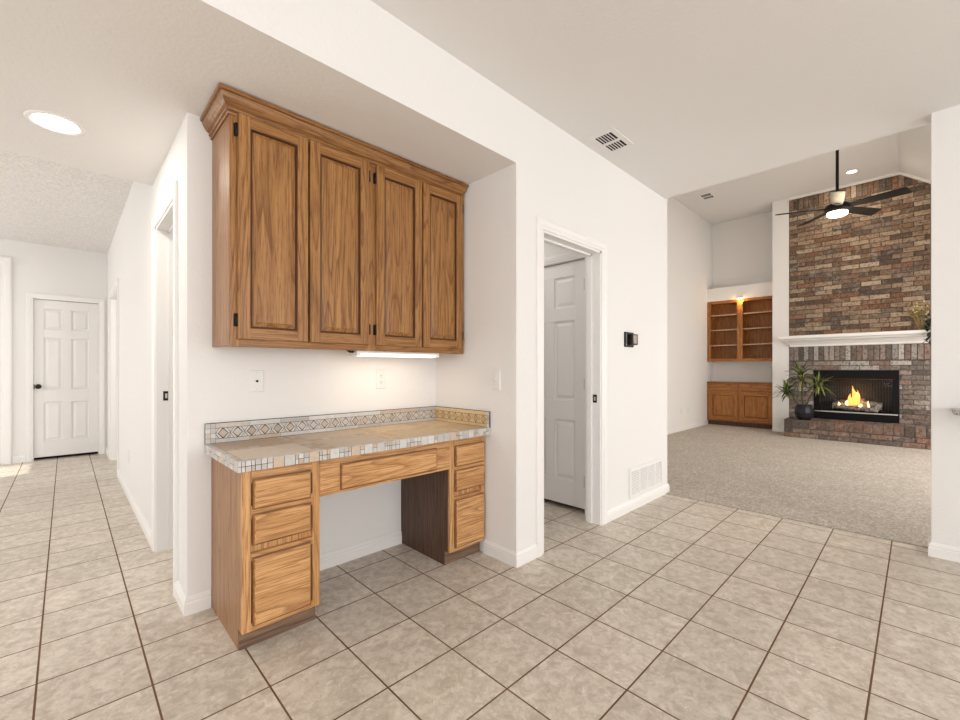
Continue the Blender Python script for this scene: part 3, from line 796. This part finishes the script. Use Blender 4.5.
# ================================================================ LIVING ROOM
T = thing('fireplace', 'floor-to-ceiling brick fireplace with white mantel, raised hearth and lit gas logs', 'fireplace', (9.3, .74, 0))
WARM = [(.17, .105, .066), (.22, .145, .095), (.125, .08, .055), (.29, .205, .14), (.19, .10, .06), (.095, .07, .053), (.33, .25, .18), (.16, .115, .085), (.24, .165, .11)]
GREY = [(.18, .145, .125), (.25, .215, .19), (.14, .115, .10), (.31, .28, .25), (.19, .13, .105), (.11, .094, .085), (.36, .33, .30), (.22, .175, .15)]
HEAR = [(.165, .125, .10), (.19, .12, .09), (.22, .15, .115), (.13, .10, .085), (.25, .175, .135), (.11, .09, .08), (.26, .14, .095)]
def bricks(mb, x, y0, y1, z0, z1, pal, bond='run', bl=.243, bh=.0765, gp=.009, holes=(), dx=.012, topz=None, start=0):
    """bricks on a plane facing -x"""
    def put(a, b_, c, d):
        for (h0, h1, k0, k1) in holes:
            if a < h1 and b_ > h0 and c < k1-.01 and d > k0+.01:
                if a < h0-.03: put(a, h0, c, d)
                if b_ > h1+.03: put(h1, b_, c, d)
                return
        if b_-a < .02 or d-c < .01: return
        j = random.uniform(-.003, .003); col = random.choice(pal); k = random.uniform(.85, 1.25)*(1.35 if pal is WARM else 1.28); col = tuple(min(1, c_*k) for c_ in col)
        g_ = gp/2
        mb.loft([[(x+.02, a+g_, c+g_), (x+.02, b_-g_, c+g_), (x+.02, b_-g_, d-g_), (x+.02, a+g_, d-g_)],
                 [(x+j+.003, a+g_, c+g_), (x+j+.003, b_-g_, c+g_), (x+j+.003, b_-g_, d-g_), (x+j+.003, a+g_, d-g_)],
                 [(x+j, a+g_+.003, c+g_+.003), (x+j, b_-g_-.003, c+g_+.003), (x+j, b_-g_-.003, d-g_-.003), (x+j, a+g_+.003, d-g_-.003)]], 0, col)
    if bond == 'run':
        r = start; z = z0
        while z < z1-.015:
            zt = min(z+bh, z1); y = y1 + (bl/2 if r % 2 else 0)
            if random.random() < .3: y += .02
            while y > y0:
                put(max(y-bl, y0), min(y, y1), z, zt); y -= bl
            z = zt; r += 1
    else:
        n = max(1, int(round((y1-y0)/(bh*.93)))); w = (y1-y0)/n
        for i in range(n): put(y0+i*w, y0+(i+1)*w, z0, z1)
BY0, BY1 = -.138, 1.622; BX = 9.38
mb = MB(); mb.box(BX+.008, 9.62, BY0, BY1, 1.75, zc-.002, 1)
bricks(mb, BX, BY0, BY1, 1.75, zc-.245, WARM)
bricks(mb, BX, BY0, BY1, zc-.245, zc-.002, WARM, 'sold')
mb.build('chimney_brickwork', [M_brick, M_mortar], T)
fy0, fy1, fz0, fz1 = .204, 1.264, .30, 1.135
mb = MB(); mb.box(BX+.008, 9.62, BY0, fy0, .29, 1.56, 1).box(BX+.008, 9.62, fy1, BY1, .29, 1.56, 1).box(BX+.008, 9.62, fy0, fy1, fz1, 1.56, 1)
bricks(mb, BX, BY0, BY1, .30, 1.305, GREY, holes=[(fy0, fy1, 0, fz1)], start=1)
bricks(mb, BX, BY0, BY1, 1.305, 1.556, GREY, 'sold')
mb.build('surround_brickwork', [M_brick, M_mortar], T)
HX = 8.82
mb = MB(); hy0, hy1 = -.20, 1.60
mb.box(HX+.008, BX-.002, hy0+.008, hy1-.008, .008, .292, 1)
bricks(mb, HX, hy0, hy1, .008, .085, HEAR); bricks(mb, HX, hy0, hy1, .085, .165, HEAR, start=1)
n = 16; w = (hy1-hy0)/n
for i in range(n):      # rowlock course: headers on edge, running back over the hearth
    for j, (xa, xb) in enumerate(((HX-.004, HX+.24), (HX+.24, HX+.46), (HX+.46, BX-.003))):
        col = random.choice(HEAR); k = random.uniform(.85, 1.2)
        mb.box(xa+.004, xb-.004, hy0+i*w+.004, hy0+(i+1)*w-.004, .17, .30, 0, tuple(c*k for c in col))
for z0_, z1_ in ((.008, .085), (.085, .165)):   # end faces
    for xa, xb in ((HX+.004, HX+.23), (HX+.24, BX-.01)):
        mb.box(xa, xb, hy1-.009, hy1, z0_+.004, z1_-.004, 0, random.choice(HEAR)); mb.box(xa, xb, hy0, hy0+.009, z0_+.004, z1_-.004, 0, random.choice(HEAR))
mb.build('hearth', [M_brick, M_mortar], T, .004)
# mantel
mp_ = [(9.34, 1.60, 1.553), (9.335, 1.605, 1.562), (9.335, 1.605, 1.585), (9.315, 1.622, 1.600), (9.27, 1.645, 1.635), (9.205, 1.672, 1.655), (9.175, 1.695, 1.660), (9.175, 1.695, 1.672), (9.13, 1.715, 1.678), (9.10, 1.725, 1.690), (9.10, 1.725, 1.732), (9.108, 1.718, 1.740)]
mb = MB(); mb.loft([[(xf, 1.485-y, z), (9.379, 1.485-y, z), (9.379, y, z), (xf, y, z)] for xf, y, z in mp_])
mb.build('mantel', M_trim, T)
# trim along the top of the brick
mb = MB(); yy0, yy1 = BY0, BY1
def zt_(y): return zc if y > ys else zc-(ys-y)*sl
for ya, yb_ in ((ys, yy1), (yy0, ys)):
    mb.loft([[(x, ya, zt_(ya)-.045), (x, yb_, zt_(yb_)-.045), (x, yb_, zt_(yb_)-.002), (x, ya, zt_(ya)-.002)] for x in (BX-.03, BX-.001)])
o = struct('trim_12', mb, M_trim)
# firebox insert
fx = BX-.012
mb = MB()
mb.box(fx, fx+.03, fy0, fy1, .975, fz1).box(fx, fx+.03, fy0, fy0+.075, .31, .975).box(fx, fx+.03, fy1-.075, fy1, .31, .975).box(fx, fx+.03, fy0+.075, fy1-.075, .30, .425)
fr_o = mb.build('firebox_frame', M_blackmetal, T, .003)
MB().box(fx-.006, fx, fy0+.01, fy1-.01, .425, .442).build('silver_rail', M_steel, fr_o, label='brushed silver rail')
MB().box(fx-.004, fx+.002, fy0+.06, fy1-.06, .985, .997).build('heat_deflector', mat('copper_trim', (.10, .04, .02), .4, metal=.6), fr_o)
mb = MB(); q0, q1 = fy0+.075, fy1-.075
M_fb = mat('firebox_panel', (.075, .068, .060), .8); t = NT(M_fb); p_ = t.pos((1, 1, 1))
w_ = t.n('ShaderNodeTexWave', wave_type='BANDS', bands_direction='Y'); w_.inputs['Scale'].default_value = 9; w_.inputs['Distortion'].default_value = 1.0
t.l(p_.outputs[0], w_.inputs['Vector']); t.l(t.ramp(w_.outputs['Fac'], [(.2, (.02, .018, .017)), (.8, (.05, .045, .04))]), t.b.inputs['Base Color'])
mb.box(9.605, 9.615, q0, q1, .38, .99); mb.box(fx+.03, 9.605, q0-.01, q0, .38, .99).box(fx+.03, 9.605, q1, q1+.01, .38, .99).box(fx+.03, 9.605, q0, q1, .38, .40).box(fx+.03, 9.605, q0, q1, .98, .99)
mb.build('firebox_liner', M_fb, T)
gl = mat('fire_glass', (1, 1, 1), .02, trans=1); gl.node_tree.nodes['Principled BSDF'].inputs['IOR'].default_value = 1.15
MB().box(fx+.012, fx+.015, q0, q1, .425, .975).build('glass_panel', gl, T)
M_log = mat('ceramic_log', (.20, .155, .125), .95); t = NT(M_log); p_ = t.pos(); nn = t.noise(p_.outputs[0], 24, 5, .7)
t.l(t.ramp(nn, [(.36, (.07, .055, .05)), (.5, (.30, .24, .21)), (.66, (.62, .55, .50))]), t.b.inputs['Base Color']); t.bump(nn, 1, .02)
for (pa, pb, r) in (((9.44, .44, .50), (9.46, 1.02, .53), .058), ((9.53, .40, .55), (9.54, 1.00, .57), .065), ((9.43, .50, .57), (9.55, .80, .62), .042), ((9.55, .62, .63), (9.43, .94, .57), .040), ((9.41, .62, .47), (9.50, .72, .60), .03)):
    a, b_ = Vector(pa), Vector(pb); pts = [a.lerp(b_, k/6)+Vector((random.uniform(-.006, .006), 0, random.uniform(-.008, .008))) for k in range(7)]
    MB().tube(pts, [r*random.uniform(.85, 1.12) for _ in pts], 12).build('gas_log', M_log, T)
mb = MB()
for k in range(9): y = .42+k*.08; mb.box(9.40, 9.58, y, y+.012, .45, .462)
mb.box(9.40, 9.412, .40, 1.08, .45, .462)
for y in (.44, 1.03): mb.box(9.40, 9.412, y, y+.012, .40, .49)
mb.build('grate', M_blackmetal, T)
M_fl = mat('flame', (1, .5, .1), .5, emit=(1, .36, .07), es=1.7)
M_fl2 = mat('flame_core', (1, .8, .4), .5, emit=(1, .60, .24), es=2.6)
def flame(y, z, h, w, m, x=9.42):
    mb = MB(); n = 9; rings = []
    for k in range(n):
        s = k/(n-1); r = w*math.sin(PI*min(1, s*.85+.15))**.8*(1-s)**.55+.001
        cy = y+math.sin(s*5+y*30)*w*.45*s; rings.append([(x+r*.5*math.cos(a), cy+r*math.sin(a), z+h*s) for a in [2*PI*i/10 for i in range(10)]])
    mb.loft(rings, 0, (1, 1, 1), True); mb.build('flame', m, T)
for (y, z, h, w, m) in ((.735, .56, .32, .050, M_fl), (.78, .55, .20, .045, M_fl), (.69, .57, .24, .032, M_fl), (.825, .55, .10, .030, M_fl2), (.72, .56, .14, .022, M_fl2), (.56, .50, .14, .020, M_fl2), (.66, .53, .06, .035, M_fl2), (.93, .545, .06, .022, M_fl2)): flame(y, z, h, w, m, 9.40)
point('fire_glow', (9.43, .72, .72), 1.3, (1, .50, .18), .06)

# ---- built-in base cabinet and bookcase
T = thing('base_cabinet', 'low oak built-in base cabinet with two drawers and two panel doors, left of the fireplace', 'cabinet', (9.76, 2.47, 0))
ca, cb = 1.878, 3.066
MB().box(9.622, 9.928, ca+.002, cb-.002, .10, .872).build('case', OS, T)
MB().box(9.66, 9.67, ca+.002, cb-.002, .008, .10).build('toe_kick', OD, T)
ff = MB()
for a, b_ in ((ca, ca+.05), (2.445, 2.515), (cb-.05, cb)): ff.box(9.603, 9.622, a, b_, .10, .872, 0)
for a, b_ in ((.10, .145), (.70, .735), (.845, .872)):
    ff.box(9.603, 9.622, ca+.05, 2.445, a, b_, 1); ff.box(9.603, 9.622, 2.515, cb-.05, a, b_, 1)
ff.build('face_frame', [OB, OBY], T)
MB().box(9.585, 9.93, ca, cb, .872, .895).build('counter', OE, T, .003)
for a, b_ in ((ca+.035, 2.46), (2.50, cb-.035)):
    mb = MB()
    def ring(i, x): return [(x, a+i, .722+i), (x, b_-i, .722+i), (x, b_-i, .852-i), (x, a+i, .852-i)]
    mb.loft([ring(0, 9.603), ring(0, 9.592), ring(.012, 9.584)]); mb.build('drawer', OBY, T)
    raised_door(T, a, b_, .132, .708, 9.584, 1 if a < 2.2 else 0, st=.075, mats=(OB, OBY, OB), axis='x', hinge=False)
T = thing('bookcase', 'open oak wall bookcase with two bays of empty shelves, left of the fireplace', 'bookcase', (9.77, 2.47, 1.32))
za, zb = 1.32, 2.553
MB().box(9.905, 9.925, ca+.002, cb-.002, za, zb).build('back_panel', OB, T)
for a, b_ in ((ca+.002, ca+.02), (cb-.02, cb-.002), (2.462, 2.482)): MB().box(9.64, 9.905, a, b_, za, zb).build('side_panel', OB, T)
MB().box(9.64, 9.905, ca+.02, cb-.02, za, za+.03).build('bottom_board', OBY, T)
MB().box(9.64, 9.905, ca+.02, cb-.02, zb-.03, zb).build('top_board', OBY, T)
ff = MB()
for a, b_ in ((ca, ca+.035), (2.42, 2.52), (cb-.06, cb)): ff.box(9.618, 9.64, a, b_, za-.01, zb, 0)
for a, b_ in ((za-.01, za+.05), (zb-.055, zb)):
    ff.box(9.618, 9.64, ca+.035, 2.42, a, b_, 1); ff.box(9.618, 9.64, 2.52, cb-.06, a, b_, 1)
ff.build('face_frame', [OB, OBY], T)
M_edge = oak('pale_shelf_edge', 1, (.62, .45, .31), (.55, .38, .25), (.38, .24, .15), .5)
for z in (1.645, 1.957, 2.262):
    for a, b_ in ((ca+.021, 2.461), (2.483, cb-.021)):
        sh = MB().box(9.66, 9.904, a, b_, z-.010, z+.008).build('shelf', OBY, T)
        MB().box(9.652, 9.66, a, b_, z-.012, z+.010).build('shelf_edge', M_edge, sh)
T = thing('puck_light', 'small warm accent light glowing at the top centre of the oak bookcase', 'light', (9.585, 2.46, 2.56))
MB().lathe((9.575, 2.46, 2.565), [(.04, .014), (.045, 0), (.04, -.012)], 20).build('housing', M_white, T)
MB().lathe((9.575, 2.46, 2.553), [(.036, 0), (.034, -.010), (.015, -.016)], 20).build('bulb', mat('amber_lamp', (1, .8, .5), .5, emit=(1, .66, .28), es=22), T)
point('bookcase_glow', (9.55, 2.46, 2.50), 2.4, (1, .56, .20), .03)

# ---- ceiling fan
FX, FY, FZ = 6.7, .679, 3.114
T = thing('ceiling_fan', 'black five-blade ceiling fan with lit round lamp hanging in the living room', 'ceiling fan', (FX, FY, zc))
MB().lathe((FX, FY, zc), [(.07, 0), (.07, -.02), (.03, -.07)], 24).build('canopy', M_black, T)
MB().tube([(FX, FY, zc-.06), (FX, FY, FZ+.13)], .016, 12).build('downrod', M_black, T)
M_collar = mat('beige_collar', (.56, .42, .30), .45)
MB().lathe((FX, FY, FZ), [(.075, .150), (.070, .148), (.052, .055), (.05, .04)], 28).build('collar', M_collar, T)
mot = MB().lathe((FX, FY, FZ), [(.06, .045), (.10, .035), (.125, .012), (.13, -.02), (.115, -.055), (.10, -.06)], 36).build('motor_housing', M_black, T)
MB().lathe((FX, FY, FZ), [(.100, -.058), (.100, -.085), (.085, -.10), (.04, -.108)], 32).build('lamp_shade', mat('fan_lamp', (1, 1, 1), .5, emit=(1, .86, .66), es=8), T)
point('fan_lamp_glow', (FX, FY, FZ-.20), 15, (1, .78, .52), .10)
for a in (-101, -31, 42, 114, 186):
    bl_ = MB(); R = Matrix.Translation((FX, FY, FZ-.005)) @ Matrix.Rotation(math.radians(a), 4, 'Z') @ Matrix.Rotation(math.radians(-14), 4, 'X')
    rings = []
    for r, w in ((.13, .045), (.18, .052), (.32, .062), (.50, .068), (.60, .070), (.62, .064)):
        rings.append([(r + (.018 if (r > .55 and s > 0) else 0), s*w, h) for s, h in ((-1, -.004), (1, -.004), (1, .004), (-1, .004))])
    bl_.loft(rings); b_o = bl_.build('blade', M_black, T, xf=R)
    br_ = MB().box(.08, .20, -.022, .022, -.010, -.004); br_.build('blade_bracket', M_black, b_o, xf=R)

# ---- potted plant on the hearth
px_, py_, pz_ = 9.0, 1.345, .30
T = thing('potted_plant', 'spiky dracaena plant in a round black pot on the left end of the brick hearth', 'potted plant', (px_, py_, pz_))
pot = MB(); rings = []
for r, h in ((.085, 0), (.118, .04), (.135, .12), (.125, .20), (.105, .245), (.098, .25), (.098, .225)):
    rings.append([(px_+r*math.cos(2*PI*k/12+(PI/12 if h in (.04, .12, .20) else 0)), py_+r*math.sin(2*PI*k/12+(PI/12 if h in (.04, .12, .20) else 0)), pz_+.001+h) for k in range(12)])
pot.loft(rings); pot.build('pot', mat('black_glazed_pot', (.010, .011, .016), .42, spec=.35), T)
MB().lathe((px_, py_, pz_+.20), [(.10, 0), (.098, .022), (.02, .03)], 16).build('soil', mat('soil', (.03, .02, .014), 1), T)
M_stem = mat('plant_stem', (.10, .075, .045), .8)
M_leaf = mat('plant_leaf', (.10, .16, .035), .45); t = NT(M_leaf)
a_ = t.n('ShaderNodeVertexColor', layer_name='tint'); t.l(a_.outputs['Color'], t.b.inputs['Base Color'])
LEAFC = [(.03, .06, .015), (.08, .12, .02), (.20, .24, .05), (.02, .04, .014), (.34, .36, .10), (.04, .07, .015)]
def leaf(mb, o, d, L, w, droop, col):
    d = Vector(d).normalized(); side = d.cross(Vector((0, 0, 1)))
    if side.length < .05: side = Vector((1, 0, 0))
    side.normalize(); rings = []; n = 7
    for k in range(n):
        s = k/(n-1); p = Vector(o)+d*(L*s)-Vector((0, 0, droop*L*s*s)); ww = w*(math.sin(PI*(s*.86+.10)))*(1-.3*s)+.0006
        up = Vector((0, 0, .0012)); rings.append([p-side*ww+up*2, p-up*1.5, p+side*ww+up*2, p+up])
    mb.loft(rings, 0, col, True)
heads = [((9.0, 1.385, 1.10), 1.15), ((8.97, 1.585, .82), .95), ((9.0, 1.16, .93), .95)]
for (h, sc) in heads:
    h = Vector(h); b0 = Vector((px_+(h.x-px_)*.2, py_+(h.y-py_)*.12, pz_+.20))
    pts = [b0.lerp(h, k/5)+Vector((0, .012*math.sin(k), 0)) for k in range(6)]
    MB().tube(pts, .014, 8).build('stem', M_stem, T)
    lf = MB()
    for k in range(58):
        az = random.uniform(0, 2*PI); el = random.uniform(-.25, 1.35); s = k/58
        o_ = h - Vector((0, 0, .14*sc*random.random()))
        leaf(lf, o_, (math.cos(az)*math.cos(el), math.sin(az)*math.cos(el), math.sin(el)), random.uniform(.19, .29)*sc, .017, random.uniform(.1, .7)*math.cos(el), rc(LEAFC))
    lf.build('leaves', M_leaf, T)

# ---- mantel greenery
T = thing('dried_flower_spray', 'golden dried flower sprig standing at the right end of the white mantel', 'dried flowers', (9.25, -.02, 1.741))
M_gold = mat('dried_gold', (.46, .33, .11), .7); M_pale = mat('pale_blossom', (.72, .60, .36), .7)
st_ = MB(); bl2 = MB(); random.seed(21)
for k in range(16):
    a = Vector((9.25, -.02, 1.745)); b_ = a+Vector((random.uniform(-.06, .06), random.uniform(-.15, .15), random.uniform(.22, .44)))
    mid = a.lerp(b_, .5)+Vector((0, random.uniform(-.03, .03), .03)); st_.tube([a, mid, b_], [.004, .003, .002], 5)
    for j in range(9):
        q = mid.lerp(b_, random.random())+Vector((random.uniform(-.02, .02), random.uniform(-.03, .03), random.uniform(-.01, .02)))
        leaf(st_, q, (random.uniform(-1, 1), random.uniform(-1, 1), random.uniform(0, 1)), .05, .009, .2, (1, 1, 1))
    bl2.lathe(tuple(b_), [(.003, -.012), (.011, -.004), (.011, .006), (.003, .014)], 7)
st_.build('stems', M_gold, T); bl2.build('blossoms', M_pale, T)
iv = MB(); random.seed(22)
for k in range(110):
    s = random.random(); c = Vector((9.16+random.uniform(-.05, .05), -.12-random.uniform(-.035, .06), 1.98-.42*s))
    if 1.70 < c.z < 1.76 or c.z < 1.75: c.x = min(c.x, 9.085)
    leaf(iv, c, (random.uniform(-1, .2), random.uniform(-1, 1), random.uniform(-.8, .6)), 0.06, .022, .3, rc([(.012, .035, .016), (.02, .05, .02), (.008, .02, .012)]))
o = iv.build('trailing_ivy', M_leaf); tag(o, 'dark green ivy trailing over the right end of the mantel', 'ivy')

# ---- stone counter corner at the right edge
M_gran = mat('grey_stone', (.42, .40, .38), .25); t = NT(M_gran); p_ = t.pos(); nn = t.noise(p_.outputs[0], 60, 4, .7)
t.l(t.ramp(nn, [(.4, (.22, .21, .20)), (.6, (.55, .53, .50))]), t.b.inputs['Base Color'])
mb = MB(); out = []
cxn, cyn, r = 3.62, -.145, .06
for k in range(7):
    a = PI/2+ (PI/2)*k/6; out.append((cxn+r+r*math.cos(a), cyn-r+r*math.sin(a)))
out += [(cxn, -2.4), (3.838, -2.4), (3.838, cyn)]
mb.loft([[(x, y, z) for x, y in out] for z in (.893, .897, .918, .922)])
o = mb.build('stone_ledge', M_gran, None, .003); tag(o, 'grey stone counter corner entering at the right edge against the white wall', 'countertop')
